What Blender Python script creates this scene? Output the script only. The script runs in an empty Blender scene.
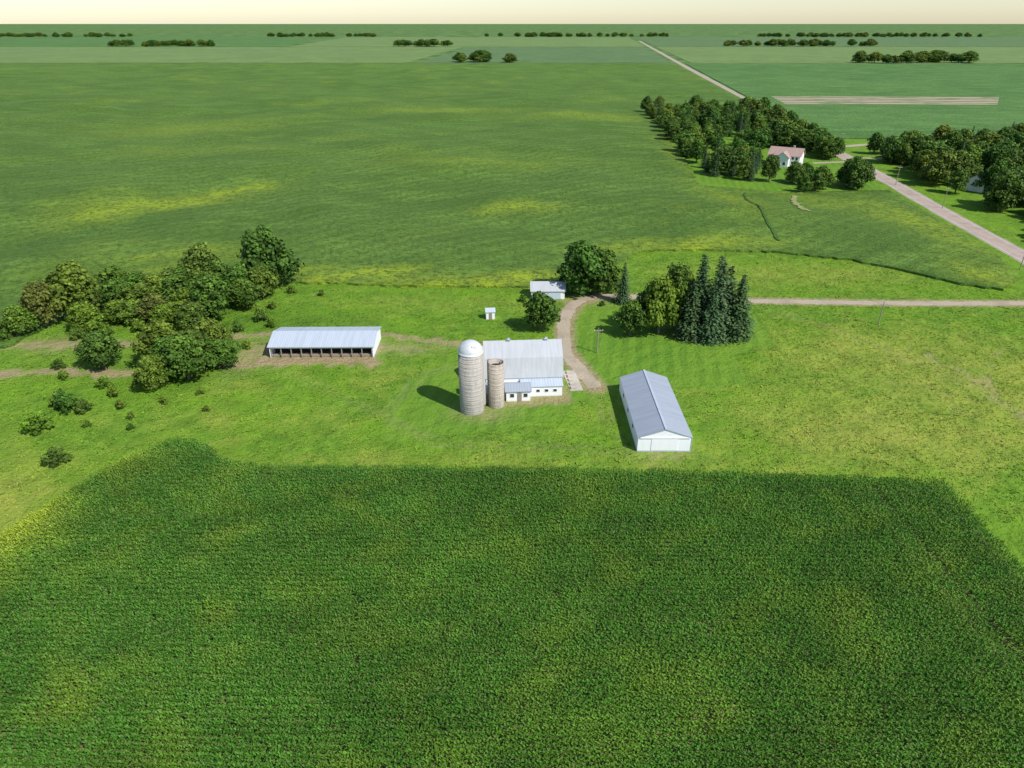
import bpy, bmesh, math, random
import numpy as np
from mathutils import Vector
R=np.random.RandomState(7); random.seed(7)
sc=bpy.context.scene
COL=sc.collection

# ------------------------------------------------------------ node helpers
def mat(name):
    m=bpy.data.materials.new(name); m.use_nodes=True
    nt=m.node_tree; b=nt.nodes['Principled BSDF']
    b.inputs['Roughness'].default_value=0.8
    b.inputs['Specular IOR Level'].default_value=0.2
    return m,nt,b
def sv(nt,sock,v):
    if hasattr(v,'is_output'): nt.links.new(v,sock)
    elif isinstance(v,(tuple,list)) and len(v)==3 and sock.type=='RGBA': sock.default_value=(*v,1)
    else: sock.default_value=v
def pos(nt): return nt.nodes.new('ShaderNodeNewGeometry').outputs['Position']
def obj(nt): return nt.nodes.new('ShaderNodeTexCoord').outputs['Object']
def mapping(nt,vec,scale=(1,1,1),rot=(0,0,0),loc=(0,0,0)):
    n=nt.nodes.new('ShaderNodeMapping'); sv(nt,n.inputs[0],vec)
    n.inputs['Scale'].default_value=scale; n.inputs['Rotation'].default_value=rot; n.inputs['Location'].default_value=loc
    return n.outputs[0]
def noise(nt,vec,scale,detail=3,rough=.55,dist=0):
    n=nt.nodes.new('ShaderNodeTexNoise'); sv(nt,n.inputs['Vector'],vec)
    n.inputs['Scale'].default_value=scale; n.inputs['Detail'].default_value=detail
    n.inputs['Roughness'].default_value=rough; n.inputs['Distortion'].default_value=dist
    return n.outputs['Fac']
def wave(nt,vec,scale,dist=0,ds=1,axis='X'):
    n=nt.nodes.new('ShaderNodeTexWave'); sv(nt,n.inputs['Vector'],vec); n.bands_direction=axis
    n.inputs['Scale'].default_value=scale; n.inputs['Distortion'].default_value=dist; n.inputs['Detail Scale'].default_value=ds
    return n.outputs['Fac']
def rng(nt,v,a,b,lo=0.,hi=1.):
    n=nt.nodes.new('ShaderNodeMapRange'); n.interpolation_type='SMOOTHSTEP'
    if a>b: a,b,lo,hi=b,a,hi,lo
    sv(nt,n.inputs[0],v)
    for i,q in zip((1,2,3,4),(a,b,lo,hi)): n.inputs[i].default_value=q
    return n.outputs[0]
def mix(nt,f,a,b,mode='MIX'):
    n=nt.nodes.new('ShaderNodeMix'); n.data_type='RGBA'; n.blend_type=mode
    sv(nt,n.inputs[0],f); sv(nt,n.inputs[6],a); sv(nt,n.inputs[7],b); return n.outputs[2]
def mth(nt,op,a,b=0.):
    n=nt.nodes.new('ShaderNodeMath'); n.operation=op; sv(nt,n.inputs[0],a); sv(nt,n.inputs[1],b); return n.outputs[0]
def sep(nt,v):
    n=nt.nodes.new('ShaderNodeSeparateColor'); sv(nt,n.inputs[0],v); return n.outputs
def attr(nt,name):
    n=nt.nodes.new('ShaderNodeAttribute'); n.attribute_name=name; return n
def bump(nt,b,h,strength,dist):
    n=nt.nodes.new('ShaderNodeBump'); sv(nt,n.inputs['Height'],h)
    n.inputs['Strength'].default_value=strength; n.inputs['Distance'].default_value=dist
    nt.links.new(n.outputs[0],b.inputs['Normal'])

# ------------------------------------------------------------ mesh helpers
def mesh_np(name,V,Q,attrs=None,mi=None,mats=(),smooth=False):
    V=np.asarray(V,dtype=np.float32); Q=np.asarray(Q,dtype=np.int32)
    me=bpy.data.meshes.new(name)
    me.vertices.add(len(V)); me.vertices.foreach_set('co',V.ravel())
    me.loops.add(Q.size); me.loops.foreach_set('vertex_index',Q.ravel())
    me.polygons.add(len(Q))
    me.polygons.foreach_set('loop_start',np.arange(0,Q.size,4,dtype=np.int32))
    me.polygons.foreach_set('loop_total',np.full(len(Q),4,dtype=np.int32))
    if mi is not None: me.polygons.foreach_set('material_index',np.asarray(mi,dtype=np.int32))
    if smooth: me.polygons.foreach_set('use_smooth',np.ones(len(Q),dtype=bool))
    me.update(calc_edges=True)
    for k,a in (attrs or {}).items():
        at=me.attributes.new(k,'FLOAT_COLOR','POINT'); at.data.foreach_set('color',np.asarray(a,dtype=np.float32).ravel())
    for m in mats: me.materials.append(m)
    return me
def link(name,me,loc=(0,0,0),rot=0,parent=None,scale=(1,1,1)):
    o=bpy.data.objects.new(name,me); COL.objects.link(o); o.location=loc; o.rotation_euler=(0,0,rot); o.scale=scale
    if parent: o.parent=parent
    return o
def empty(name,loc=(0,0,0),rot=0):
    o=bpy.data.objects.new(name,None); COL.objects.link(o); o.location=loc; o.rotation_euler=(0,0,rot); o.empty_display_size=.5; return o
def pymesh(name,V,F,m,bevel=0):
    me=bpy.data.meshes.new(name); me.from_pydata([tuple(v) for v in V],[],F); me.update()
    for x in (m if isinstance(m,(list,tuple)) else [m]): me.materials.append(x)
    return me
def box(name,x0,x1,y0,y1,z0,z1,m,parent):
    V=[(x,y,z) for z in (z0,z1) for x,y in ((x0,y0),(x1,y0),(x1,y1),(x0,y1))]
    F=[(3,2,1,0),(4,5,6,7),(0,1,5,4),(1,2,6,5),(2,3,7,6),(3,0,4,7)]
    return link(name,pymesh(name,V,F,m),parent=parent)
def catmull(P,step=2.):
    P=[np.array(p,float) for p in P]; P=[2*P[0]-P[1]]+P+[2*P[-1]-P[-2]]; out=[]
    for i in range(1,len(P)-2):
        n=max(2,int(np.linalg.norm(P[i+1]-P[i])/step))
        for t in np.arange(n)/n:
            a,b,c,d=P[i-1:i+3]
            out.append(.5*(2*b+(c-a)*t+(2*a-5*b+4*c-d)*t*t+(3*b-a-3*c+d)*t**3))
    out.append(P[-2]); return np.array(out)
def ribbon(name,P,w,z,m,jit=0,step=2.,off=0):
    C=catmull(P,step); T=np.gradient(C,axis=0); T/=np.linalg.norm(T,axis=1)[:,None]; N=np.stack([-T[:,1],T[:,0]],1)
    a=off+w/2+jit*R.randn(len(C)); b=off-w/2+jit*R.randn(len(C))
    L=C+N*a[:,None]; Rr=C+N*b[:,None]; n=len(C)
    zf=z if callable(z) else (lambda x,y: np.full(len(x),z))
    V=np.concatenate([np.c_[L,zf(L[:,0],L[:,1])],np.c_[Rr,zf(Rr[:,0],Rr[:,1])]])
    Q=[(i+n,i+1+n,i+1,i) for i in range(n-1)]
    return link(name,mesh_np(name,V,Q,mats=[m]))
def inpoly(x,y,P):
    r=np.zeros(x.shape,bool); n=len(P)
    for i in range(n):
        x0,y0=P[i]; x1,y1=P[(i+1)%n]
        if y0==y1: continue
        c=((y0>y)!=(y1>y))&(x<(x1-x0)*(y-y0)/(y1-y0)+x0); r^=c
    return r
def segd(x,y,P):
    d=np.full(x.shape,1e9)
    for (x0,y0),(x1,y1) in zip(P[:-1],P[1:]):
        dx,dy=x1-x0,y1-y0; t=np.clip(((x-x0)*dx+(y-y0)*dy)/(dx*dx+dy*dy),0,1)
        d=np.minimum(d,np.hypot(x-x0-t*dx,y-y0-t*dy))
    return d
_K=R.randn(24,2); _K/=np.linalg.norm(_K,axis=1)[:,None]; _P=R.rand(24)*6.28
def sn(x,y,L,k=0):   # cheap smooth noise -1..1, wavelength L
    s=0
    for i in range(6):
        j=(i+k*5)%24; f=6.28/L*(0.6+.22*i)
        s=s+np.sin((_K[j,0]*x+_K[j,1]*y)*f+_P[j]+2*np.sin((_K[(j+3)%24,0]*x+_K[(j+3)%24,1]*y)*f*.6))
    return s/4.
def ss(v,a,b): t=np.clip((v-a)/(b-a),0,1); return t*t*(3-2*t)

# ------------------------------------------------------------ layout (metres)
CORN=[(-92,26),(-79,77),(-74.5,90),(-69,102),(-63,108),(-57,106.5),(-52,101.5),(-47,99.3),(-34,98.8),(-2,98.2),(18,97.6),(36,97),(73,94.5),(73,83),(72.5,68),(71,26)]
BEAN=[(-900,120),(-190,138),(-122,150),(-121,158),(-119,166),(-103,182.5),(-80,190.6),(-64,196.2),(-33.5,193),(5.4,192),(19,199),(35.5,216),(44,228),(60,229.5),(88.5,227),(112,218),(124,207),(134,195),(144,190),(155,200),(163,222),(168,260),(175,322),(150,320),(132,317),(115,321),(90,332),(106,470),(126,640),(222,640),(236,779),(305,1400),(-1400,1400)]
LAWN=[(22,181),(66,179),(64,152),(53,146),(52,132),(35,129),(19,129),(8,116),(-10,112),(-24,108),(-26,126),(-14,147),(8,150)]
LOT=[(90,332),(115,321),(132,317),(150,320),(175,322),(196,440),(217,600),(222,638),(126,638),(106,470)]
DRIVE=[(168,181),(144,180),(109,180),(66,182),(37,185),(25,185),(18,180),(14,168),(12.8,149),(15.5,139),(18,130)]
TR1=[(-160,138),(-115,137),(-86,137.5),(-70,141),(-58,141)]
TR2=[(-140,148),(-118,152),(-105,151),(-85,155),(-61,158.5),(-33,158),(-14,153),(-4,150),(12,152)]
ROAD=[(148,0),(160,110),(172,222),(179.5,290),(188,358),(198,446),(217,594),(239,779),(312,1400),(500,3000)]

def masks(x,y):
    wx=x+1.6*sn(x,y,9,1)+.5*sn(x,y,3,2); wy=y+1.6*sn(x,y,9,3)+.5*sn(x,y,3,0)
    bl=lambda cx,cy,rx,ry,rot=0: np.exp(-((((wx-cx)*math.cos(rot)+(wy-cy)*math.sin(rot))/rx)**2+((-(wx-cx)*math.sin(rot)+(wy-cy)*math.cos(rot))/ry)**2))
    yel=.7*bl(110,130,45,26)+.4*bl(80,152,26,14)+.55*bl(75,108,30,9)+.4*bl(60,118,16,12)+.4*bl(-88,96,12,10)+.8*bl(-86,86,8,9)+.3*bl(-48,116,26,5)
    yel+=.35*bl(-28,136,9,6)+.25*bl(-55,130,14,5)+.45*bl(90,205,55,12)+.25*bl(-20,180,45,6)+.35*bl(-30,103,40,3)+.3*bl(20,100,40,3)
    yel=yel+.15*sn(x,y,24,1)+.2*sn(x,y,8,2)-.02
    dirt=ss(segd(wx,wy,TR1),2.6,1.0)*.85; dirt=np.maximum(dirt,ss(segd(wx,wy,TR2),2.4,.8)*.8)
    dirt=np.maximum(dirt,ss(segd(x+.4*sn(x,y,3,1),y+.4*sn(x,y,4,2),DRIVE),3.4,2.)*.9)
    dirt=np.maximum(dirt,ss(np.maximum(np.abs(wx+45.5)-14.5,np.abs(wy-146.5)-5.6),1.5,-1))
    dirt=np.maximum(dirt,.8*bl(-62,146,4,8)); dirt=np.maximum(dirt,.6*bl(-27,150,8,3)); dirt=np.maximum(dirt,.75*bl(-112,152,9,4))
    dirt=np.maximum(dirt,.8*ss(np.maximum(np.abs(wx-2)-10,np.abs(wy-130)-8),1,-1))
    dirt=np.maximum(dirt,.6*bl(-6,119,5,3)); dirt=np.maximum(dirt,.5*bl(28,104,6,1.5)); dirt=np.maximum(dirt,.6*bl(21,183,10,4))
    dirt=np.maximum(dirt,.45*ss(segd(wx,wy,[(98,146),(103,134),(102,116),(106,100)]),1.6,.4))
    dirt=np.maximum(dirt,.3*ss(sn(x,y,11,4)*.6+sn(x,y,4,1)*.4+.5*bl(108,132,35,20),.75,1.1))
    # wheel tracks in the grass
    for T_ in ([(12,150),(-4,146),(-20,136),(-26,118),(-14,108),(18,106)],[(18,130),(20,112),(26,101)],[(66,182),(80,165),(96,140),(104,118)],[(-58,141),(-40,130),(-26,118)]):
        d=segd(wx*.3+x*.7,wy*.3+y*.7,T_); dirt=np.maximum(dirt,.28*np.exp(-((d-.9)/.35)**2))
    dirt=np.where(inpoly(x,y,CORN),.4,dirt)
    lx=x+.8*sn(x,y,7,1); ly=y+.8*sn(x,y,7,2)
    lawn=(inpoly(lx,ly,LAWN)|inpoly(lx,ly,LOT)).astype(float)
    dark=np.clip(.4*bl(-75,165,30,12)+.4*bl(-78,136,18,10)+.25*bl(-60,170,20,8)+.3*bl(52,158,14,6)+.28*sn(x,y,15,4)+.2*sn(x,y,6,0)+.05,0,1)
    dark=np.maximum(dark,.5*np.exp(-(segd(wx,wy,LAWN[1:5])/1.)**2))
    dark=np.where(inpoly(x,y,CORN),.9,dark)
    return np.stack([np.clip(yel,0,1),np.clip(dirt,0,1),lawn,dark],-1)

# ------------------------------------------------------------ ground + grass material
def meadow(name,tuft):
    m,nt,b=mat(name); p=pos(nt); a=attr(nt,'mask'); s=sep(nt,a.outputs['Color'])
    n1=noise(nt,p,.05,3); n2=noise(nt,p,.35,4,.65); n3=noise(nt,p,2.0,2,.7)
    g=mix(nt,rng(nt,n2,.32,.70),(.105,.215,.020),(.175,.315,.030))
    g=mix(nt,rng(nt,n1,.4,.65),g,(.155,.295,.022))
    yf=mth(nt,'MULTIPLY',s[0],rng(nt,n2,.25,.6,.45,1.))
    g=mix(nt,yf,g,(.32,.36,.05))
    tanf=mth(nt,'MULTIPLY',mth(nt,'MULTIPLY',s[0],rng(nt,n3,.45,.72)),.75)
    g=mix(nt,tanf,g,(.35,.29,.13))
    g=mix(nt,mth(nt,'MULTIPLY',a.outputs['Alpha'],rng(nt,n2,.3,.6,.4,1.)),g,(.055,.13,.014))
    if not tuft:
        st=wave(nt,mapping(nt,p,rot=(0,0,.18)),.09,.8,.2)
        lw=mix(nt,rng(nt,st,.35,.65),(.105,.23,.022),(.145,.285,.028)); lw=mix(nt,rng(nt,n1,.35,.65,0,.7),lw,(.18,.31,.032)); lw=mix(nt,rng(nt,n3,.4,.75,0,.45),lw,(.08,.17,.018))
        g=mix(nt,mth(nt,'MULTIPLY',s[2],.85),g,lw)
        sx=nt.nodes.new('ShaderNodeSeparateXYZ'); sv(nt,sx.inputs[0],p)
        n4=noise(nt,p,.012,2)
        g=mix(nt,rng(nt,sx.outputs['Y'],420,900),g,mix(nt,rng(nt,n4,.4,.6),(.07,.15,.035),(.14,.23,.07)))
        d=mix(nt,rng(nt,n3,.35,.7),(.42,.32,.19),(.27,.20,.11))
        df=mth(nt,'MULTIPLY',s[1],rng(nt,n2,.2,.5,.45,1.))
        g=mix(nt,df,g,d)
        g=mix(nt,rng(nt,noise(nt,p,5,3,.7),.4,.75,0,.45),g,(.05,.10,.012))
    nt.links.new(g,b.inputs['Base Color']); b.inputs['Roughness'].default_value=.9; b.inputs['Specular IOR Level'].default_value=.1
    if not tuft:
        bump(nt,b,mth(nt,'ADD',noise(nt,p,1.3,3,.7),mth(nt,'MULTIPLY',noise(nt,p,.3,2),2.)),.9,.5)
    return m
GM=meadow('ground_grass',False); TM=meadow('grass_blades',True)
def axis(a,b,st,far,g=1.25):
    c=list(np.arange(a,b+.01,st)); s=st; v=b
    while v<far: s*=g; v+=s; c.append(v)
    s=st; v=a; pre=[]
    while v>-far: s*=g; v-=s; pre.append(v)
    return np.array(pre[::-1]+c)
gx=axis(-165,215,1.,14000); gy=axis(60,345,1.,14000)
gy=gy[(gy<346)]; gy=np.concatenate([gy,np.arange(349,700,3.)]); s_=3.; v_=gy[-1]; ext=[]
while v_<16000: s_*=1.25; v_+=s_; ext.append(v_)
gy=np.concatenate([gy,ext])
X,Y=np.meshgrid(gx,gy); nx,ny=len(gx),len(gy)
V=np.stack([X.ravel(),Y.ravel(),0*X.ravel()],1)
ii=np.arange(nx*ny).reshape(ny,nx); Q=np.stack([ii[:-1,:-1],ii[:-1,1:],ii[1:,1:],ii[1:,:-1]],-1).reshape(-1,4)
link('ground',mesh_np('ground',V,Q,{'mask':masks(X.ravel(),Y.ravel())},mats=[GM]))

def tufts(n,xr,yr,hmin,hmax,wd,reject):
    x=R.uniform(*xr,n); y=R.uniform(*yr,n); M=masks(x,y)
    k=(M[:,1]<.35)&(M[:,2]<.5)&~inpoly(x,y,BEAN)&~inpoly(x,y,CORN)
    k&=~((np.abs(x-28)<6)&(np.abs(y-117)<13)); k&=~((np.abs(x+45)<14.5)&(np.abs(y-150)<7.5)); k&=segd(x,y,ROAD)>6
    k&=(sn(x,y,14,2)+R.randn(n)*.6>reject)
    x,y,M=x[k],y[k],M[k]; n=len(x); B=3
    x=np.repeat(x,B);y=np.repeat(y,B);M=np.repeat(M,B,0)
    a=R.rand(n*B)*6.28; h=R.uniform(hmin,hmax,n*B); w=wd*R.uniform(.6,1.2,n*B)
    ox=np.cos(a)*w*.4; oy=np.sin(a)*w*.4; dx=-np.sin(a)*w/2; dy=np.cos(a)*w/2; lean=h*1.0
    V=np.empty((n*B,4,3)); V[:,0]=np.c_[x+ox-dx,y+oy-dy,0*x+.02]; V[:,1]=np.c_[x+ox+dx,y+oy+dy,0*x+.02]
    V[:,2]=np.c_[x+ox+dx*.5+np.cos(a)*lean,y+oy+dy*.5+np.sin(a)*lean,h]; V[:,3]=np.c_[x+ox-dx*.5+np.cos(a)*lean,y+oy-dy*.5+np.sin(a)*lean,h]
    return V.reshape(-1,3),np.repeat(M,4,0)
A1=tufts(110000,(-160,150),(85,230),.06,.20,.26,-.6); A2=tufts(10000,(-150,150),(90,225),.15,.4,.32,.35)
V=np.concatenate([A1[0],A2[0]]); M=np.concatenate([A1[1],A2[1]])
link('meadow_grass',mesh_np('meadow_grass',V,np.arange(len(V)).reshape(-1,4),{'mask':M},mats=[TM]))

# ------------------------------------------------------------ crop fields
def fieldmat(name,c0,c1,yel=None,rowrot=0.,rowscale=.06,rowamt=.25,near=True):
    m,nt,b=mat(name); p=pos(nt)
    big=noise(nt,p,.008,3,.55,.6); med=noise(nt,mapping(nt,p,scale=(.45,1,1)),.06,5,.68); fine=noise(nt,p,.55,4,.8)
    g=mix(nt,rng(nt,big,.35,.65),c0,c1); g=mix(nt,rng(nt,med,.42,.66,0,.8),g,tuple(q*1.35 for q in c1))
    row=wave(nt,mapping(nt,p,rot=(0,0,rowrot)),rowscale,6,.012)
    g=mix(nt,mth(nt,'MULTIPLY',row,rowamt),g,tuple(q*.6 for q in c0))
    if yel:
        r2=wave(nt,mapping(nt,p,rot=(0,0,rowrot)),.2,26,.003); g=mix(nt,mth(nt,'MULTIPLY',r2,.3),g,tuple(q*.5 for q in c0))
        a=attr(nt,'mask'); s=sep(nt,a.outputs['Color'])
        n2=noise(nt,p,.12,4,.7); g=mix(nt,mth(nt,'MULTIPLY',s[0],rng(nt,n2,.3,.58,.5,1)),g,yel)
    g=mix(nt,rng(nt,fine,.42,.66,0,.85),g,tuple(q*.5 for q in c0))
    nt.links.new(g,b.inputs['Base Color']); b.inputs['Roughness'].default_value=.8; b.inputs['Specular IOR Level'].default_value=.15
    if near: bump(nt,b,mth(nt,'ADD',fine,mth(nt,'MULTIPLY',noise(nt,p,2.2,2,.7),.5)),1.,1.0)
    return m
BM=fieldmat('bean_leaves',(.115,.225,.032),(.155,.275,.045),(.42,.52,.03),rowrot=.9,rowscale=.045,rowamt=.35)
def ragged(P):
    pts=[]
    for (x0,y0),(x1,y1) in zip(P,P[1:]+P[:1]):
        L=math.hypot(x1-x0,y1-y0); near=min(y0,y1)<350 and abs(x0)<200
        n=max(1,int(L/(2.0 if near else 60)))
        for i in range(n):
            t=i/n; j=.35 if near else 0
            pts.append((x0+(x1-x0)*t+random.gauss(0,j),y0+(y1-y0)*t+random.gauss(0,j)))
    return pts
def slab(name,P,h,m):
    pts=ragged(P); n=len(pts); V=[(x,y,h) for x,y in pts]+[(x,y,-.01) for x,y in pts]
    F=[tuple(range(n))]+[(i,i+n,(i+1)%n+n,(i+1)%n) for i in range(n)]
    return link(name,pymesh(name,V,F,m))
def beanz(x,y):
    f=ss(segd(x,y,BEAN+[BEAN[0]]),4,70); return np.maximum(.4,.7+f*(2.6+2.4*sn(x,y,170,1)+1.3*sn(x,y,85,3)))
def beanfield():
    pts=ragged(BEAN); n=len(pts); me=bpy.data.meshes.new('soybean_field'); me.from_pydata([(x,y,.7) for x,y in pts],[],[tuple(range(n))])
    bm=bmesh.new(); bm.from_mesh(me); bmesh.ops.triangulate(bm,faces=bm.faces[:])
    cuts=[((x,0,0),(1,0,0)) for x in list(range(-600,320,12))]+[((0,y,0),(0,1,0)) for y in list(range(150,700,8))+list(range(700,1400,25))]
    for co,no in cuts: bmesh.ops.bisect_plane(bm,geom=bm.verts[:]+bm.edges[:]+bm.faces[:],plane_co=co,plane_no=no)
    edge=[e for e in bm.edges if len(e.link_faces)==1]
    vs=bm.verts[:]; x=np.array([v.co.x for v in vs]); y=np.array([v.co.y for v in vs])
    for v,q in zip(vs,beanz(x,y)): v.co.z=q
    r=bmesh.ops.extrude_edge_only(bm,edges=edge)
    for v in [g for g in r['geom'] if isinstance(g,bmesh.types.BMVert)]: v.co.z=-.01
    bmesh.ops.recalc_face_normals(bm,faces=bm.faces[:])
    for fc in bm.faces: fc.smooth=abs(fc.normal.z)>.5
    bm.to_mesh(me); bm.free()
    n=len(me.vertices); co=np.empty(n*3); me.vertices.foreach_get('co',co); x,y=co[0::3],co[1::3]
    wx=x+7*sn(x,y,60,1)+3*sn(x,y,25,2); wy=y+7*sn(x,y,60,3)+3*sn(x,y,25,0); q=.42*np.clip(sn(x,y,120,2)*.7+sn(x,y,40,1)*.5-.35,0,1)
    for cx,cy,rx,ry,ro,s in [(-150,285,10,30,-.75,1.),(-128,312,10,22,-.8,.9),(-165,268,14,9,.2,.9),(-60,200,60,5,.0,.85),(0,198,45,7,.05,1.),(4,284,16,9,0,.75),(60,235,30,7,.05,1.),(95,300,12,34,.1,.45),(-104,222,20,8,.3,.6),
        (106,420,10,70,-.12,.9),(60,580,45,25,0,.5),(-60,620,60,25,0,.4),(-230,520,60,40,.3,.4),(156,262,9,38,.1,.6),(148,203,8,14,.2,.7),(-20,380,60,16,.1,.35),(-180,420,50,20,0,.3),(140,290,20,12,0,.4)]:
        c,s_=math.cos(ro),math.sin(ro); u=((wx-cx)*c+(wy-cy)*s_)/rx; v=(-(wx-cx)*s_+(wy-cy)*c)/ry; q=np.maximum(q,s*np.exp(-(u*u+v*v)))
    a=np.stack([q,0*q,0*q,0*q+1],1); at=me.attributes.new('mask','FLOAT_COLOR','POINT'); at.data.foreach_set('color',a.astype(np.float32).ravel())
    me.materials.append(BM); link('soybean_field',me)
beanfield()
F2=fieldmat('far_crop_a',(.075,.17,.035),(.11,.22,.05),rowrot=1.2,near=False)  # far crops kept a little paler, haze put into their colour
F3=fieldmat('far_crop_b',(.14,.22,.06),(.18,.27,.08),rowrot=.3,near=False)
F4=fieldmat('far_crop_c',(.10,.18,.06),(.13,.21,.075),rowrot=.9,near=False)
slab('crop_field',[(206,482),(700,470),(900,1390),(320,1390),(246,779)],.6,F2)
slab('crop_field',[(188,30),(600,20),(640,240),(205,235)],.5,F3)
for P,m in (([(-1500,1420),(-200,1420),(-150,2300),(-1700,2300)],F3),([(-180,1420),(300,1420),(395,2300),(-120,2300)],F4),([(335,1410),(1400,1400),(2000,2300),(435,2300)],F3),
            ([(-3000,2330),(-700,2330),(-900,3700),(-4000,3700)],F2),([(-680,2330),(410,2330),(560,3700),(-800,3700)],F3),([(440,2330),(3000,2330),(3800,3700),(600,3700)],F4)):
    slab('crop_field',P,.5,m)
nm,nt,b=mat('nursery_rows'); p=pos(nt)
w=wave(nt,mapping(nt,p,rot=(0,0,.05)),.020,1.2,.03,'Y')
g=mix(nt,rng(nt,w,.3,.7),(.12,.17,.06),(.46,.35,.26)); g=mix(nt,rng(nt,noise(nt,mapping(nt,p,scale=(.3,1,1)),.08,4,.7),.48,.62),g,(.16,.20,.08)); nt.links.new(g,b.inputs['Base Color'])
link('nursery_field',pymesh('nursery_field',[(258,690,.62),(455,688,.62),(505,765,.62),(270,770,.62)],[(0,1,2,3)],nm))
# grassy waterway / washed strip through the beans below the house lot
MWt,nt,b=mat('waterway_grass'); p=pos(nt); nt.links.new(mix(nt,rng(nt,noise(nt,p,.8,4,.7),.35,.65),(.34,.29,.15),(.16,.26,.04)),b.inputs['Base Color'])
MTr,nt,b=mat('field_track_green'); p=pos(nt); nt.links.new(mix(nt,rng(nt,noise(nt,p,.8,4,.7),.35,.65),(.04,.09,.015),(.07,.14,.02)),b.inputs['Base Color'])  # mottled dark green of the thin trail through the beans
ribbon('grass_waterway',[(127,309),(121,296),(119,284),(118,272)],2.6,lambda x,y: beanz(x,y)+.3,MWt,.5,1.5)
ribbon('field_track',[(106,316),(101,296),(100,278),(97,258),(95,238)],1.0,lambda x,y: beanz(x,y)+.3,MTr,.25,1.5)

# corn: rows of real plants
def corn():
    xs=[];ys=[]
    for i,yy in enumerate(np.arange(27,110,.95)):
        xx=np.arange(-92,78,.34)+R.rand()*.4; xx=xx+R.randn(len(xx))*.05
        xs.append(xx); ys.append(yy+R.randn(len(xx))*.04+1.2*np.sin(xx/38.)+.4*np.sin(xx/11.))
    x=np.concatenate(xs); y=np.concatenate(ys)
    k=inpoly(x+.5*sn(x,y,7,1),y+.4*sn(x,y,5,2),CORN)
    k&=~(segd(x,y,[(60,92),(64,26)])<.4)
    thin=sn(x,y,12,3); k&=(R.rand(len(x))>.04+.25*np.clip(thin-.6,0,1))
    x,y=x[k],y[k]; n=len(x)
    H=2.3+.20*sn(x,y,16,0)+.10*R.randn(n)+ .10*sn(x,y,5,2)
    edge=ss(segd(x,y,CORN+[CORN[0]]),0,2.5); H*=.72+.28*edge
    LV=[];NL=6
    ph=R.rand(n)*6.28; tone=[]
    yel=np.clip(np.exp(-(((x+79)/7)**2+((y-84)/9)**2))*1.5+np.exp(-(((x+69)/5)**2+((y-101)/5)**2))*.5+.16*sn(x,y,18,1)+.12*sn(x*.4,y,9,3)+.03,0,1)
    tn=1+.10*sn(x,y,22,2)+.10*sn(x,y*3,30,4)+.10*R.randn(n)
    for l in range(NL):
        f=.5+.5*l/(NL-1); a=ph+l*2.4+R.randn(n)*.3; z=H*f*.93; L=R.uniform(.42,.70,n); wd=.085+.03*R.rand(n)
        c,s=np.cos(a),np.sin(a)*.5; px,py=-np.sin(a)*wd,c*wd
        P0=np.c_[x,y,z]; P1=np.c_[x+c*L*.5,y+s*L*.5,z+.22]; P2=np.c_[x+c*L,y+s*L,z+.22-.32*R.rand(n)]
        off=np.c_[px,py,0*px]
        v=np.stack([P0-off*.6,P0+off*.6,P1+off,P1-off, P1-off,P1+off,P2+off*.35,P2-off*.35],1)
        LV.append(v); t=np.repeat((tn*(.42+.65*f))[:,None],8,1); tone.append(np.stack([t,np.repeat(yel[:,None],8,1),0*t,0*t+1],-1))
    a=R.rand(n)*3.14; c,s=np.cos(a)*.03,np.sin(a)*.03
    B=np.c_[x,y,0*x]; T=np.c_[x,y,H]; o=np.c_[c,s,0*c]
    v=np.stack([B-o,B+o,T+o,T-o, T-o*1.5,T+o*1.5,T+o*3.+[0,0,.25],T-o*3.+[0,0,.25]],1); LV.append(v)
    t=np.ones((n,8,4)); t[:,:,1]=yel[:,None]; t[:,:4,2]=0; t[:,4:,2]=.6; t[:,:,0]=tn[:,None]; tone.append(t)
    V=np.concatenate([q.reshape(-1,3) for q in LV]); A=np.concatenate([q.reshape(-1,4) for q in tone])
    m,nt,b=mat('corn_leaf'); at=sep(nt,attr(nt,'tone').outputs['Color']); p=pos(nt)
    g=mix(nt,rng(nt,noise(nt,p,.09,2),.35,.65),(.050,.155,.014),(.068,.190,.018))
    g=mix(nt,at[1],g,(.30,.40,.03)); g=mix(nt,at[2],g,(.22,.26,.08))
    cc=nt.nodes.new('ShaderNodeCombineColor'); [nt.links.new(at[0],cc.inputs[i]) for i in range(3)]
    g=mix(nt,1.,g,cc.outputs[0],'MULTIPLY'); nt.links.new(g,b.inputs['Base Color']); b.inputs['Roughness'].default_value=.55; b.inputs['Specular IOR Level'].default_value=.15
    link('corn_field',mesh_np('corn_field',V,np.arange(len(V)).reshape(-1,4),{'tone':A},mats=[m]))
corn()

# ------------------------------------------------------------ roads
def gravel(name,c0,c1,s=2.):
    m,nt,b=mat(name); p=pos(nt); g=mix(nt,rng(nt,noise(nt,p,s,4,.7),.3,.7),c0,c1)
    g=mix(nt,rng(nt,noise(nt,p,.15,3),.45,.7,0,.5),g,tuple(q*.7 for q in c0)); nt.links.new(g,b.inputs['Base Color']); bump(nt,b,noise(nt,p,6,2),.4,.05); return m
MG=gravel('drive_gravel',(.34,.28,.20),(.46,.39,.29)); MA=gravel('road_surface',(.36,.28,.24),(.44,.36,.31),.6); MS=gravel('road_shoulder',(.30,.27,.18),(.40,.36,.25))
ml,_,b=mat('road_paint'); b.inputs['Base Color'].default_value=(.75,.75,.72,1)
my,_,b=mat('road_paint_yellow'); b.inputs['Base Color'].default_value=(.6,.42,.06,1)
ribbon('gravel_driveway',DRIVE,3.2,.012,MG,.22,1.)
ribbon('road_shoulder',ROAD,9.4,.012,MS,.2,8.)
ribbon('country_road',ROAD,7.0,.03,MA,0,8.)
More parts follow.
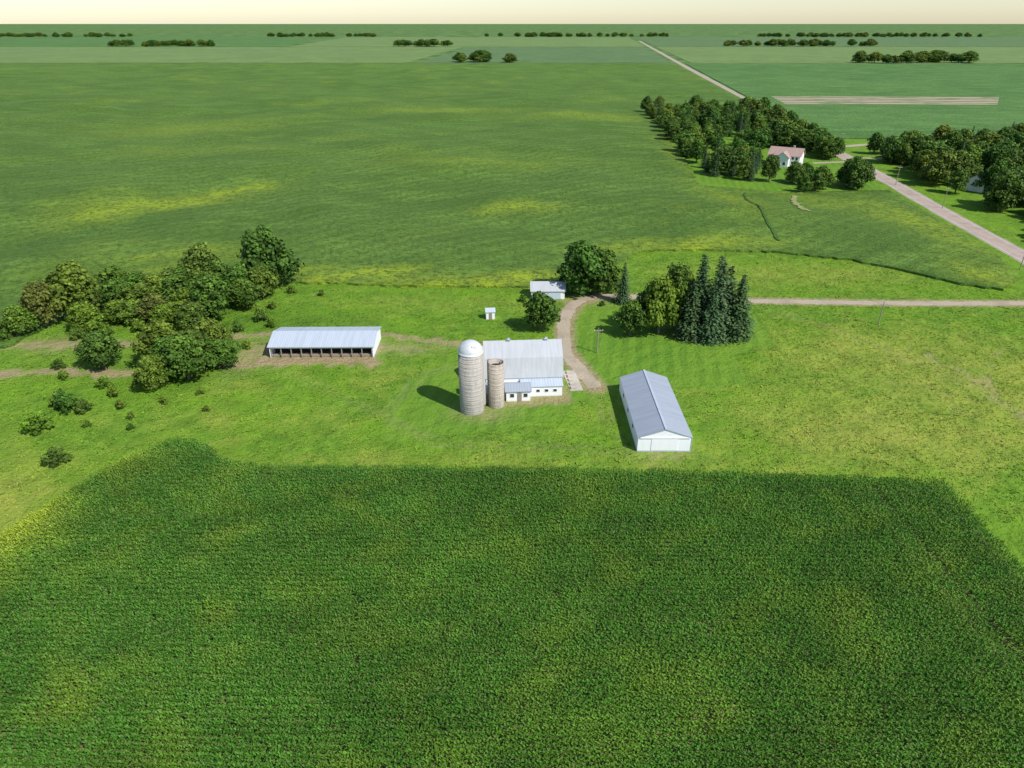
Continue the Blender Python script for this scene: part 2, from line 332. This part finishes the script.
ribbon('road_edge_line',ROAD,.14,.036,ml,0,8.,3.2); ribbon('road_edge_line',ROAD,.14,.036,ml,0,8.,-3.2); ribbon('road_centre_line',ROAD,.16,.036,my,0,8.)
ribbon('side_road',[(199,450),(212,452),(240,462),(300,468),(600,462),(1500,455)],6.,.022,MG,.15,4.)
ribbon('farm_lane',[(202,410),(215,408),(232,400)],4.,.016,MG,.2,2.)
ribbon('farm_lane',[(189,398),(178,396),(168,394)],3.5,.016,MG,.15,2.)
MC=gravel('concrete',(.42,.38,.32),(.55,.50,.43),1.5)
e=empty('concrete_apron',(13.4,133.5,0),.12); box('slab',-1.5,1.3,-5,4.5,0,.1,MC,e)
for i in range(5): box('stone_block_%d'%(i+1),-1.2+.1*i,-.3+.1*i,-4.5+i*1.8,-3.4+i*1.8,.1,.5,MC,e)

# ------------------------------------------------------------ building materials
def metal(name,c,rib=.55,spec=.5,rough=.45,amt=.3):
    m,nt,b=mat(name); o=obj(nt)
    st=noise(nt,mapping(nt,o,scale=(1.2,.08,.3)),1.,3); g=mix(nt,rng(nt,st,.35,.7,0,.5),c,tuple(q*.80 for q in c))
    g=mix(nt,rng(nt,noise(nt,o,.5,3),.6,.8,0,.2),g,(.30,.26,.22))
    w=wave(nt,o,rib,0,0); g=mix(nt,rng(nt,w,.85,1.,0,amt),g,tuple(q*.55 for q in c)); nt.links.new(g,b.inputs['Base Color'])
    b.inputs['Roughness'].default_value=rough; b.inputs['Specular IOR Level'].default_value=spec
    bump(nt,b,rng(nt,w,.8,1.),.5*amt/.3,.04); return m
def wallm(name,c,plank=1.3,axis_='X'):
    m,nt,b=mat(name); o=obj(nt); g=mix(nt,rng(nt,noise(nt,mapping(nt,o,scale=(1,1,.2)),.9,4),.5,.8,0,.2),c,(.60,.59,.56))
    sz=nt.nodes.new('ShaderNodeSeparateXYZ'); sv(nt,sz.inputs[0],o); g=mix(nt,rng(nt,sz.outputs[2],.4,0.,0,.35),g,(.42,.38,.31))
    w=wave(nt,o,plank,0,0,axis_); g=mix(nt,rng(nt,w,.9,1.,0,.2),g,tuple(q*.7 for q in c)); nt.links.new(g,b.inputs['Base Color']); b.inputs['Roughness'].default_value=.6; return m
WW=wallm('white_siding',(.85,.86,.88)); WY=wallm('white_steel_panel',(.86,.88,.91),.7,'Y'); WL=wallm('white_lap_siding',(.85,.86,.87),2.,'Z')
MR=metal('grey_metal_roof',(.35,.39,.45)); MRb=metal('barn_roof_shingle',(.46,.48,.50),.4,.3,.6,.1); MRl=metal('light_metal_roof',(.47,.53,.60)); MRh=metal('house_shingles',(.40,.28,.24),.5,.2,.8)
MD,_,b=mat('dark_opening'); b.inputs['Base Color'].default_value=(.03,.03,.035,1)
MGl,_,b=mat('window_glass'); b.inputs['Base Color'].default_value=(.03,.04,.05,1); b.inputs['Roughness'].default_value=.1; b.inputs['Specular IOR Level'].default_value=.6
MW,_,b=mat('white_trim'); b.inputs['Base Color'].default_value=(.78,.78,.77,1)
MWd,nt,b=mat('weathered_wood'); nt.links.new(mix(nt,noise(nt,obj(nt),3.),(.22,.18,.14),(.36,.31,.25)),b.inputs['Base Color'])

def prism(name,prof,L,m,parent,x0=None):
    n=len(prof); a=-L/2; V=[(a,y,z) for y,z in prof]+[(-a,y,z) for y,z in prof]
    F=[tuple(range(n))[::-1],tuple(range(n,2*n))]+[(i,(i+1)%n,(i+1)%n+n,i+n) for i in range(n)]
    return link(name,pymesh(name,V,F,m),parent=parent)
def roof(name,prof,L,m,parent,th=.12,oh=.4,lift=.02):
    P=[np.array(p,float) for p in prof]
    d=P[0]-P[1]; P[0]=P[0]+d/np.linalg.norm(d)*oh; d=P[-1]-P[-2]; P[-1]=P[-1]+d/np.linalg.norm(d)*oh
    a=L/2+oh; n=len(P); V=[]
    for s in (-a,a):
        V+=[(s,p[0],p[1]+lift) for p in P]+[(s,p[0],p[1]+lift+th) for p in P]
    F=[]; k=2*n
    for i in range(n-1):
        F+=[(n+i,n+i+1,k+n+i+1,k+n+i),(i+1,i,k+i,k+i+1),(i,i+1,n+i+1,n+i),(k+i+1,k+i,k+n+i,k+n+i+1)]
    F+=[(0,n,k+n,k),(n-1,k+n-1,k+2*n-1,2*n-1)]
    return link(name,pymesh(name,V,F,m),parent=parent)
def window(parent,x,z,w,h,yf,name='window',glass=MGl,side=-1,trim=True):
    y=yf
    if trim:
        t=.1
        box(name+'_frame',x-w/2-t,x+w/2+t,min(y,y+side*.05),max(y,y+side*.05),z-t,z+h+t,MW,parent)
    box(name,x-w/2,x+w/2,min(y,y+side*.07),max(y,y+side*.07),z,z+h,glass,parent)
def windowx(parent,y,z,w,h,xf,name='window',side=1,glass=MGl):
    box(name+'_frame',min(xf,xf+side*.05),max(xf,xf+side*.05),y-w/2-.1,y+w/2+.1,z-.1,z+h+.1,MW,parent)
    box(name,min(xf,xf+side*.07),max(xf,xf+side*.07),y-w/2,y+w/2,z,z+h,glass,parent)

# dairy barn (gambrel)
e=empty('dairy_barn',(2.2,133.2,0),.065)
hw=5.1; prof=[(-hw,0),(hw,0),(hw,3.7),(3.6,7.2),(0,9.7),(-3.6,7.2),(-hw,3.7)]
prism('walls',prof,16.0,WW,e); roof('roof',[(hw,3.7),(3.6,7.2),(0,9.7),(-3.6,7.2),(-hw,3.7)],16.0,MRb,e,oh=.4)
prism('foundation',[(-hw-.04,0),(hw+.04,0),(hw+.04,.7),(-hw-.04,.7)],16.1,MC,e)
box('door',-2.6,-1.6,-hw-.09,-hw,.05,2.1,MD,e)
for y in (-2.6,0,2.6): windowx(e,y,1.4,.8,.7,8.0)
windowx(e,0,4.6,2.2,2.2,8.0,'hay_door',glass=MWd); windowx(e,0,4.4,2.2,2.2,-8.0,'hay_door',side=-1,glass=MWd)
for x in (-3.0,5.0):
    box('ventilator_base',x-.32,x+.32,-.32,.32,9.5,10.05,MR,e)
    V=[(x-.45,-.45,10.05),(x+.45,-.45,10.05),(x+.45,.45,10.05),(x-.45,.45,10.05),(x,0,10.45)]
    link('ventilator_cap',pymesh('cap',V,[(0,1,2,3),(0,1,4),(1,2,4),(2,3,4),(3,0,4)],MR),parent=e)
prism('lean_to',[(-hw-.02,0),(-hw-.02,2.9),(-hw-2.2,2.3),(-hw-2.2,0)][::-1],8.6,WL,e).location=(3.6,0,0)
r=roof('lean_to_roof',[(-hw-.1,3.0),(-hw-2.2,2.35)],8.6,MRl,e,oh=.2); r.location=(3.6,0,0)
for i,x in enumerate((1.0,2.8,4.6,6.4)): window(e,x,1.1,.7,.55,-hw-2.2,'lean_to_window_%d'%(i+1))
# milk house
e=empty('milk_house',(1.2,125.9,0),.065)
prism('walls',[(-1.9,0),(1.9,0),(1.9,2.4),(0,3.1),(-1.9,2.4)],5.0,WL,e); roof('roof',[(1.9,2.4),(0,3.1),(-1.9,2.4)],5.0,MR,e,oh=.3)
window(e,-1.3,1.,.8,.8,-1.9); window(e,1.5,1.,.8,.8,-1.9,'window_2'); box('door',-.2,.7,-1.98,-1.9,.05,2.05,MWd,e)

# silos
def stave(name,c0,c1):
    m,nt,b=mat(name); o=obj(nt); g=mix(nt,rng(nt,noise(nt,mapping(nt,o,scale=(1,1,.15)),1.1,4,.65),.3,.7),c0,c1)
    hoop=wave(nt,o,.62,0,0,'Z'); g=mix(nt,rng(nt,hoop,.78,.95,0,.45),g,tuple(q*.5 for q in c0))
    br=nt.nodes.new('ShaderNodeTexVoronoi'); sv(nt,br.inputs['Vector'],mapping(nt,o,scale=(2.6,2.6,1.2))); g=mix(nt,.25,g,mix(nt,rng(nt,sep(nt,br.outputs['Color'])[0],0,1),(.15,.12,.09),(.7,.66,.6)))
    nt.links.new(g,b.inputs['Base Color']); bump(nt,b,hoop,.6,.05); return m
def lathe(name,prof,m,parent,seg=40,smooth=True):
    n=len(prof); V=[];Q=[]
    for i in range(seg):
        a=2*math.pi*i/seg; V+=[(r*math.cos(a),r*math.sin(a),z) for r,z in prof]
    for i in range(seg):
        for j in range(n-1):
            k=(i+1)%seg; Q.append((i*n+j,k*n+j,k*n+j+1,i*n+j+1))
    return link(name,mesh_np(name,V,Q,mats=[m],smooth=smooth),parent=parent)
MH,_,b=mat('steel_hoop'); b.inputs['Base Color'].default_value=(.24,.22,.20,1)
MH2,_,b=mat('chute_metal'); b.inputs['Base Color'].default_value=(.40,.38,.35,1)
def silo(x,y,r,h,dome,m,ch):
    e=empty('concrete_silo',(x,y,0)); lathe('wall',[(r,0),(r,h),(r-.18,h),(r-.18,h*.6)],m,e)
    for i in range(int(h/.9)):
        z=.6+i*.9; lathe('hoop_%d'%(i+1),[(r+.002,z-.03),(r+.035,z),(r+.002,z+.03)],MH,e,40)
    if dome:
        md,nt,b=mat('dome_metal'); g=mix(nt,noise(nt,obj(nt),1.5,3),(.55,.57,.58),(.72,.74,.75)); nt.links.new(g,b.inputs['Base Color']); b.inputs['Metallic'].default_value=.2; b.inputs['Roughness'].default_value=.45
        lathe('dome',[(r+.06,h-.02),(r+.06,h+.12)]+[((r)*math.cos(t),h+.12+r*.92*math.sin(t)) for t in np.linspace(0,1.5,10)]+[(0.01,h+.14+r*.92)],md,e,24,False)
        box('dome_hatch',.4,1.2,-r*.75,-r*.55,h+.9,h+1.9,MW,e)
    else: lathe('silage_top',[(r-.19,h*.9),(.01,h*.9+.2)],MD,e)
    a=ch; cx,cy=r*math.cos(a),r*math.sin(a)
    c=empty('unload_chute',(cx,cy,0)); c.parent=e; lathe('chute',[(.45,.8),(.45,h+(.6 if dome else .0)),(.01,h+(.9 if dome else .1))],MH2 if dome else m,c,14)
S1=stave('silo_staves',(.33,.31,.28),(.46,.43,.39)); S2=stave('old_silo_staves',(.36,.30,.23),(.48,.42,.35))
silo(-8.1,120.6,2.45,13.0,True,S1,.35); silo(-3.2,122.4,1.6,9.9,False,S2,2.6)
e=empty('silo_room',(-5.3,125.2,0)); prism('walls',[(-2.,0),(2,0),(2,2.6),(-2,2.2)],2.6,MC,e); roof('roof',[(2,2.6),(-2,2.2)],2.6,MR,e,oh=.2)

# machine shed (right), ridge along y
e=empty('machine_shed',(27.9,117.0,0),math.pi/2)
prism('walls',[(-4.9,0),(4.9,0),(4.9,3.0),(0,4.7),(-4.9,3.0)],23.6,WY,e); roof('roof',[(4.9,3.0),(0,4.7),(-4.9,3.0)],23.6,MR,e,oh=.15)
box('ridge_cap',-12.,12.,-.2,.2,4.80,4.9,MRl,e)
box('base_trim',-11.86,-11.8,-4.9,4.9,0,.25,MRl,e)
box('sliding_door',-11.88,-11.8,-2.4,2.4,.26,2.9,WY,e); box('door_track',-11.98,-11.8,-4.6,4.6,2.92,3.02,MW,e)
for y in (-4.95,4.87): box('corner_trim',-11.88,-11.8,y,y+.08,.36,3.0,MRl,e)
for x in (-6,0,6): window(e,x,1.6,.9,.7,4.9,side=1)

# open-front cattle shed (left)
e=empty('open_front_shed',(-44.7,150.3,0),.012); L=24.2;D=5.5
roof('roof',[(D,3.0),(0,4.4),(-D,2.9)],L,MRl,e,oh=.35)
box('back_wall',-L/2,L/2,D-.15,D,0,3.0,WW,e)
for x,nm_ in ((-L/2,'end_wall_1'),(L/2-.15,'end_wall_2')):
    V=[(x+d,y,z) for d in (0,.15) for y,z in ((-D,0),(D,0),(D,3.0),(0,4.4),(-D,2.9))]
    link(nm_,pymesh(nm_,V,[(4,3,2,1,0),(5,6,7,8,9)]+[(i,(i+1)%5,(i+1)%5+5,i+5) for i in range(5)],WY),parent=e)
for i in range(11):
    x=-L/2+.3+i*(L-.6)/10; box('post_%d'%(i+1),x-.1,x+.1,-D+.02,-D+.22,0,2.55,MWd,e)
    if 0<i<10: box('inner_post_%d'%i,x-.1,x+.1,-.1,.1,0,4.2,MWd,e)
box('header_beam',-L/2+.16,L/2-.16,-D,-D+.2,2.45,2.85,MW,e)
box('feed_bunk',-L/2+.5,L/2-.5,-D+.5,-D+1.1,.1,.6,MWd,e)
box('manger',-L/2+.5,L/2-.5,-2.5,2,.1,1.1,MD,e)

# garage behind the trees
e=empty('garage',(10.2,186.3,0),.01)
prism('walls',[(-3.3,0),(3.3,0),(3.3,2.5),(0,4.1),(-3.3,2.5)],9.4,WL,e); roof('roof',[(3.3,2.5),(0,4.1),(-3.3,2.5)],9.4,MRb,e,oh=.35)
box('garage_door',-.2,3.6,-3.4,-3.3,.05,2.1,wallm('garage_door_blue',(.50,.58,.66),1.5,'Z'),e); window(e,-2.6,1.0,1.,.8,-3.3); box('side_door',-1.6,-.8,-3.38,-3.3,.05,2.,MWd,e)
e=empty('garden_shed',(-5.8,169.2,0),.1)
prism('walls',[(-1.1,0),(1.1,0),(1.1,2.1),(0,2.8),(-1.1,2.1)],2.3,WL,e); roof('roof',[(1.1,2.1),(0,2.8),(-1.1,2.1)],2.3,MRl,e,oh=.2); box('door',-.4,.4,-1.18,-1.1,.05,1.8,MWd,e)
def house(x,y,rot,s):
    e=empty('farm_house',(x,y,0),rot)
    prism('walls',[(-5,0),(5,0),(5,5),(0,8),(-5,5)],15,WL,e); roof('roof',[(5,5),(0,8),(-5,5)],15,MRh,e,oh=.6)
    V=[(-3,-9,0),(3,-9,0),(3,-9,4.6),(0,-9,6.8),(-3,-9,4.6),(-3,-4.9,0),(3,-4.9,0),(3,-4.9,4.6),(0,-4.9,6.8),(-3,-4.9,4.6)]
    link('wing',pymesh('wing',V,[(0,1,2,3,4),(9,8,7,6,5)]+[(i,i+5,(i+1)%5+5,(i+1)%5) for i in range(5)],WL),parent=e)
    V=[(-3.5,-9.4,4.35),(0,-9.4,7.0),(3.5,-9.4,4.35),(-3.5,-2,4.35),(0,-2,7.0),(3.5,-2,4.35)]
    link('wing_roof',pymesh('wing_roof',V,[(0,1,4,3),(1,2,5,4)],MRh),parent=e)
    for xx in (-6,-4.2,4.2,6): window(e,xx,1,1,1.3,-5); window(e,xx,3.2,1,1.2,-5)
    window(e,-1.2,1,1.2,1.3,-9); window(e,1.2,1,1.2,1.3,-9); box('chimney',2.5,3.4,.3,1.2,6,9,MC,e)
    e.scale=(s,s,s)
house(151,391,-.55,1.1); house(220,326,.5,.9)

# ------------------------------------------------------------ vegetation
def leafm(name,c0,c1):
    m,nt,b=mat(name); at=sep(nt,attr(nt,'tone').outputs['Color']); oi=nt.nodes.new('ShaderNodeObjectInfo')
    g=mix(nt,at[1],c0,c1); cc=nt.nodes.new('ShaderNodeCombineColor'); [nt.links.new(at[0],cc.inputs[i]) for i in range(3)]
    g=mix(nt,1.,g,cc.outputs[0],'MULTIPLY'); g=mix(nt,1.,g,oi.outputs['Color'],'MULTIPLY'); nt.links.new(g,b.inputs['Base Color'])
    b.inputs['Roughness'].default_value=.65; b.inputs['Specular IOR Level'].default_value=.15; return m
LM=leafm('leaves',(.070,.145,.018),(.155,.26,.032)); NM=leafm('needles',(.045,.095,.032),(.10,.18,.06))
BK,nt,b=mat('bark'); nt.links.new(mix(nt,noise(nt,obj(nt),4.),(.10,.075,.05),(.2,.16,.12)),b.inputs['Base Color'])
def unit(v): return v/np.linalg.norm(v,axis=-1,keepdims=True)
def quads(C,N,S,asp=1.):
    n=len(C); r=unit(R.randn(n,3)); U=unit(np.cross(N,r)); W=np.cross(N,U); S=S[:,None]
    return np.stack([C-U*S-W*S*asp,C+U*S-W*S*asp,C+U*S*.8+W*S*asp,C-U*S*.8+W*S*asp],1).reshape(-1,3)
def tube(p0,p1,r0,r1,seg=7):
    p0,p1=np.array(p0,float),np.array(p1,float); d=unit(p1-p0); u=unit(np.cross(d,[.3,.9,.1])); w=np.cross(d,u)
    V=[];Q=[]
    for p,r in ((p0,r0),(p1,r1)):
        for i in range(seg): a=6.283*i/seg; V.append(p+r*(math.cos(a)*u+math.sin(a)*w))
    for i in range(seg): k=(i+1)%seg; Q.append((i,k,k+seg,i+seg))
    return V,Q
def assemble(name,LV,LT,tubes,lm):
    V=[LV];A=[LT];n=len(LV); Q=[np.arange(n).reshape(-1,4)]; mi=[np.zeros(n//4)]
    for v,q in tubes:
        V.append(np.array(v)); Q.append(np.array(q)+n); A.append(np.ones((len(v),4))); mi.append(np.ones(len(q))); n+=len(v)
    return mesh_np(name,np.concatenate(V),np.concatenate(Q),{'tone':np.concatenate(A)},np.concatenate(mi),[lm,BK])
def broad(name,nl=3600,h=12.,w=10.,nlob=22,base=.12,ls=.34,shape=1.):
    C=[];Rd=[]
    for i in range(nlob):
        t=(i+.5)/nlob; z=base+.08+(1-base-.2)*t; rad=math.sin(math.pi*min(1,(.18+.80*t))**shape)**.7*w/2
        a=i*2.4+R.rand()*.8; rr=rad*(.35+.50*R.rand()); lr=w*(.12+.10*R.rand())*(1.1-.35*t)
        C.append((rr*math.cos(a),rr*math.sin(a),z*h)); Rd.append(lr)
    C.append((0,0,h*.55)); Rd.append(w*.22); C.append((R.randn()*.5,R.randn()*.5,h*.86)); Rd.append(w*.13)
    C=np.array(C);Rd=np.array(Rd); pr=Rd**2/np.sum(Rd**2); idx=R.choice(len(C),nl,p=pr)
    d=unit(R.randn(nl,3)); d[:,2]=np.where(d[:,2]<-.5,-d[:,2],d[:,2])
    lump=1+.16*np.sin(d[:,0]*5+idx)+.14*np.sin(d[:,1]*6+idx*2)+.1*np.sin(d[:,2]*7+idx)
    P=C[idx]+d*(Rd[idx]*lump*R.uniform(.66,1.18,nl))[:,None]*[1,1,.85]
    N=unit(d+R.randn(nl,3)*.5+[0,0,.25]); S=ls*R.uniform(.5,1.15,nl)
    V=quads(P,N,S,.75)
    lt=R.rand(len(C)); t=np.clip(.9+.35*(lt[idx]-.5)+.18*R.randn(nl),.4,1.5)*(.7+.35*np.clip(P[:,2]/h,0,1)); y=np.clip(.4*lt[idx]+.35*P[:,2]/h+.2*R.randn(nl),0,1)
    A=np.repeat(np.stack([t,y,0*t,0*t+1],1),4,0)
    T=[tube((0,0,-.1),(.1,0,h*.3),.028*h,.02*h,9),tube((.1,0,h*.3),(0,.1,h*.72),.02*h,.008*h)]
    for i in range(0,len(C),2): T.append(tube((.08,0,h*(.18+.3*i/len(C))),C[i],.009*h,.003*h,5))
    return assemble(name,V,A,T,LM)
def spruce(name,h=18.,w=7.,wh=30):
    P=[];N=[];S=[];Tn=[];T=[tube((0,0,-.1),(0,0,h*.97),.018*h,.002*h,8)]
    for i in range(wh):
        t=i/wh; z=h*(.05+.93*t); L=w/2*(1-t)**.72*(1.0+.12*R.randn())+.15; nb=max(5,int(15*(1-t)+4))
        for j in range(nb):
            a=6.283*(j+R.rand()*.7)/nb+i; l=L*R.uniform(.78,1.12); k=max(3,int(l/.28))
            if i%3==0 and j%3==0: T.append(tube((0,0,z),(math.cos(a)*l*.85,math.sin(a)*l*.85,z-l*.22),.05,.015,4))
            for q in range(k):
                f=(q+.6)/k; rr=l*f; zz=z-.38*rr*f+.10*rr+R.randn()*.08
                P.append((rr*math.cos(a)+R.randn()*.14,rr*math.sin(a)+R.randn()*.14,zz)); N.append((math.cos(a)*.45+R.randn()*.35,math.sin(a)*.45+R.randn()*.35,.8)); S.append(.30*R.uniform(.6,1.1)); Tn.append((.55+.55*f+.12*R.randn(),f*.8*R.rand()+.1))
    P=np.array(P);N=unit(np.array(N));S=np.array(S);Tn=np.clip(np.array(Tn),.2,1.4)
    A=np.repeat(np.c_[Tn,0*S,0*S+1],4,0); return assemble(name,quads(P,N,S,.6),A,T,NM)
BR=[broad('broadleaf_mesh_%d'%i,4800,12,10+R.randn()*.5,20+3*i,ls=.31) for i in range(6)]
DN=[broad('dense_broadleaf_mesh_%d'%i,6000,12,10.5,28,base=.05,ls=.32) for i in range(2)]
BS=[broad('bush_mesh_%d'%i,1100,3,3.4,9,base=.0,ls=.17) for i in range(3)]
SP=[spruce('spruce_mesh_%d'%i) for i in range(3)]
def plant(name,ms,x,y,h,w,c=(1,1,1),parent=None,h0=12.,w0=10.):
    me=ms if not isinstance(ms,list) else random.choice(ms)
    o=link(name,me,(x,y,0),random.uniform(0,6.28),parent,(w/w0,w/w0*random.uniform(.88,1.1),h/h0)); o.color=(*[q*random.uniform(.9,1.08) for q in c],1); return o
G=(.85,.85,.9);OL=(1.15,.98,.9);DK=(.64,.74,.75);BRN=(1.25,.82,1.2);YG=(1.2,1.12,.9)
for x,y,h,w,c in [(-120,163,12.5,9.5,BRN),(-115,169,15.5,12.5,OL),(-108,160,8,8.5,YG),(-99,172,9,11,OL),(-111,182,10.5,10,G),(-91,176,10,11,G),(-89,188,15,13,G),(-79,169,12.5,12.5,G),(-77,183,10.5,11,DK),
    (-104,180,9,9,DK),(-96,184,9,10,G),(-84,180,9.5,10,OL),(-118,175,9,9,G),(-86,170,8,9,OL),(-103,167,6,8,YG),(-94,168,7,9,BRN),(-93,139.5,9.5,9,G),(-77,129.5,8,7.5,YG),(-80,142,10.5,10.5,OL),(-71.5,134,11,10.5,G),(-70.5,146,9.5,10,OL),(-76,137,9,9,G),(-74,151,7,7,G),
    (-107,175,9,10,G),(-98,179,9,9,OL),(-92,183,10,9,DK),(-84,186,11,10,G),(-73,176,9,9,G),(-71,184,10,9,OL),(-83,174,9,9,DK),(-99,166,6.5,8,OL),(-90,164,6,7,YG),(-82,163,7,8,G),(-123,158,8,8,OL),(-66,140,7,8,G),(-72,141,9,8,DK),
    (7.2,161,10.5,9.6,DK),(29.6,157.5,10,7,G),(37,158.5,16,10,YG),(41.5,162,18,9.5,G),(35.5,162,13,8,G)]:
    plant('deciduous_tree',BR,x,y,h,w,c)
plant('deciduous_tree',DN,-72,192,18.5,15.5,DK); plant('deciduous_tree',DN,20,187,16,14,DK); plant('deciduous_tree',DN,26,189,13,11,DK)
for x,y,h,w in [(46.5,158.5,19.5,9.),(50.6,156.5,20,9.5),(53.6,160,18,9),(55.8,156.5,17,8.5),(57,160.5,14,8),(48.5,154.5,15,7.5),(47.5,163,20,9),(31,180.5,12,5.2),(51.5,162,20,9),(44,156,15,8)]:
    plant('spruce_tree',SP,x,y,h,w,G,None,18.,7.)
for x,y,h in [(-91,112,4.2),(-81,101,3.6),(-90,120,4.4),(-93,121.5,3.2),(-86.5,119,3),(-94,124,2.6),(-83,114,1.6),(-80,121,2),(-76,117,1.5),(-84,126,2.4),(-88,130,2.6),(-72,123,1.8),(-66,127,1.6),(-99,134,2.2),(-103,139,2.5),(-62,163,2.6),(-66,176,2.2),(-55,186,1.8),
    (-62,120,1.3),(-97,150,2.8),(-90,154,2.3),(-102,158,3),(-64,150,2.),(25,178,1.6),(3,181,2.2),(64,178,1.5),(-3,124.5,1.2),(-74,113,1.4),(-125,154,3.2),(-128,158,4),(-106,172,4),(-85,164,3.5),(-70,160,3),(-108,155,3),(-95,160,3.4),(-75,158,3),(-66,167,3.5),(-64,188,2.5)]:
    plant('bush',BS,x,y,h,h*1.15,random.choice([G,OL,DK,YG]),None,3.,3.4)
def grove(name,poly,n,h0,h1,cols,conif=.15,sep_=5.5,wf=1.):
    e=empty(name); xs=[p[0] for p in poly]; ys=[p[1] for p in poly]; pts=[]; t=0
    while len(pts)<n and t<9000:
        t+=1; x,y=random.uniform(min(xs),max(xs)),random.uniform(min(ys),max(ys))
        if not inpoly(np.array([x]),np.array([y]),poly)[0]: continue
        if any((x-a)**2+(y-b_)**2<sep_**2 for a,b_ in pts): continue
        if abs(x-(149+(y-391)*.38))<12 and 345<y<402: continue
        pts.append((x,y)); h=random.uniform(h0,h1)
        if random.random()<conif: plant('conifer',SP,x,y,h*1.15,h*.42,G,e,18.,7.)
        else: plant('broadleaf',BR+DN,x,y,h,h*random.uniform(.75,1.05)*wf,random.choice(cols),e)
gr=[G,DK,DK,G,OL]
grove('distant_tree_grove',[(92,336),(110,342),(120,410),(128,520),(130,632),(116,636),(104,480)],48,8,15,gr,.2,4.8)
grove('distant_tree_grove',[(128,425),(170,430),(205,530),(215,600),(150,620),(128,560)],64,9,17,gr,.2,6)
grove('distant_tree_grove',[(112,346),(130,338),(146,345),(140,372),(126,395)],16,8,13,gr,.2,4.5)
grove('distant_tree_grove',[(134,320),(146,322),(147,338),(136,338)],5,8,11,gr,0,4)
grove('distant_tree_grove',[(158,324),(168,326),(170,338),(160,338)],4,12,15,[DK],0,4)
grove('distant_tree_grove',[(168,405),(188,400),(200,450),(205,500),(180,490)],20,9,14,gr,.1)
grove('distant_tree_grove',[(200,395),(212,425),(230,440),(345,445),(400,400),(300,300),(235,262),(203,256),(200,300),(202,350)],170,9,17,gr,.1,5.5)
grove('distant_tree_grove',[(190,232),(260,240),(235,256),(200,252)],12,9,13,gr,0,5)
for cx,cy,rx,ry,n in ((-1100,2350,190,50,26),(-300,2360,120,30,12),(900,2380,260,50,30),(-2300,3750,500,70,50),(-900,3760,300,50,30),(300,3800,500,60,50),(1700,3740,600,60,60),(-60,1440,60,18,8),(760,1420,120,20,16),(3000,3760,500,60,50)):
    grove('distant_tree_grove',[(cx+rx*math.cos(a),cy+ry*math.sin(a)) for a in np.arange(0,6.2,.6)],n,14,22,gr,0,8,1.7)

def pole(x,y,h):
    e=empty('utility_pole',(x,y,0),.1); v,q=tube((0,0,-.1),(0,0,h),.16,.1,10); link('shaft',mesh_np('shaft',v,q,mats=[MWd]),parent=e)
    box('crossarm',-1.1,1.1,-.2,-.1,h-.8,h-.62,MWd,e)
    for i,xx in enumerate((-1,-.35,.35,1)): box('insulator_%d'%(i+1),xx-.05,xx+.05,-.19,-.11,h-.62,h-.45,MW,e)
pole(95.4,164.4,6.5); pole(20.3,147.5,6.5); pole(161.5,209,9); pole(182,290,9); pole(185,336,9); pole(205,446,9)

# ------------------------------------------------------------ light, sky, camera
to=Vector((10.5,-8.6,0)); el=math.radians(47); az=math.atan2(to.x,to.y)
dv=Vector((math.sin(az)*math.cos(el),math.cos(az)*math.cos(el),math.sin(el)))
sd=bpy.data.lights.new('sun','SUN'); sd.energy=5.0; sd.angle=math.radians(.5); sd.color=(1,.96,.90)
so=bpy.data.objects.new('sun',sd); COL.objects.link(so); so.rotation_euler=dv.to_track_quat('Z','Y').to_euler(); so.location=(0,0,100)
w=bpy.data.worlds.new('World'); sc.world=w; w.use_nodes=True; nt=w.node_tree
sk=nt.nodes.new('ShaderNodeTexSky'); sk.sky_type='NISHITA'; sk.sun_disc=False; sk.sun_elevation=el; sk.sun_rotation=az; sk.dust_density=.5; sk.air_density=1.; sk.altitude=300
bg=nt.nodes['Background']; nt.links.new(sk.outputs[0],bg.inputs[0]); bg.inputs[1].default_value=.14
cd=bpy.data.cameras.new('camera'); cd.sensor_width=36; cd.lens=683/1024*36; cd.clip_start=1; cd.clip_end=30000
co=bpy.data.objects.new('camera',cd); COL.objects.link(co); co.location=(0,0,70); co.rotation_euler=(math.radians(62),0,0); sc.camera=co
sc.view_settings.view_transform='Standard'; sc.view_settings.look='None'; sc.view_settings.exposure=0
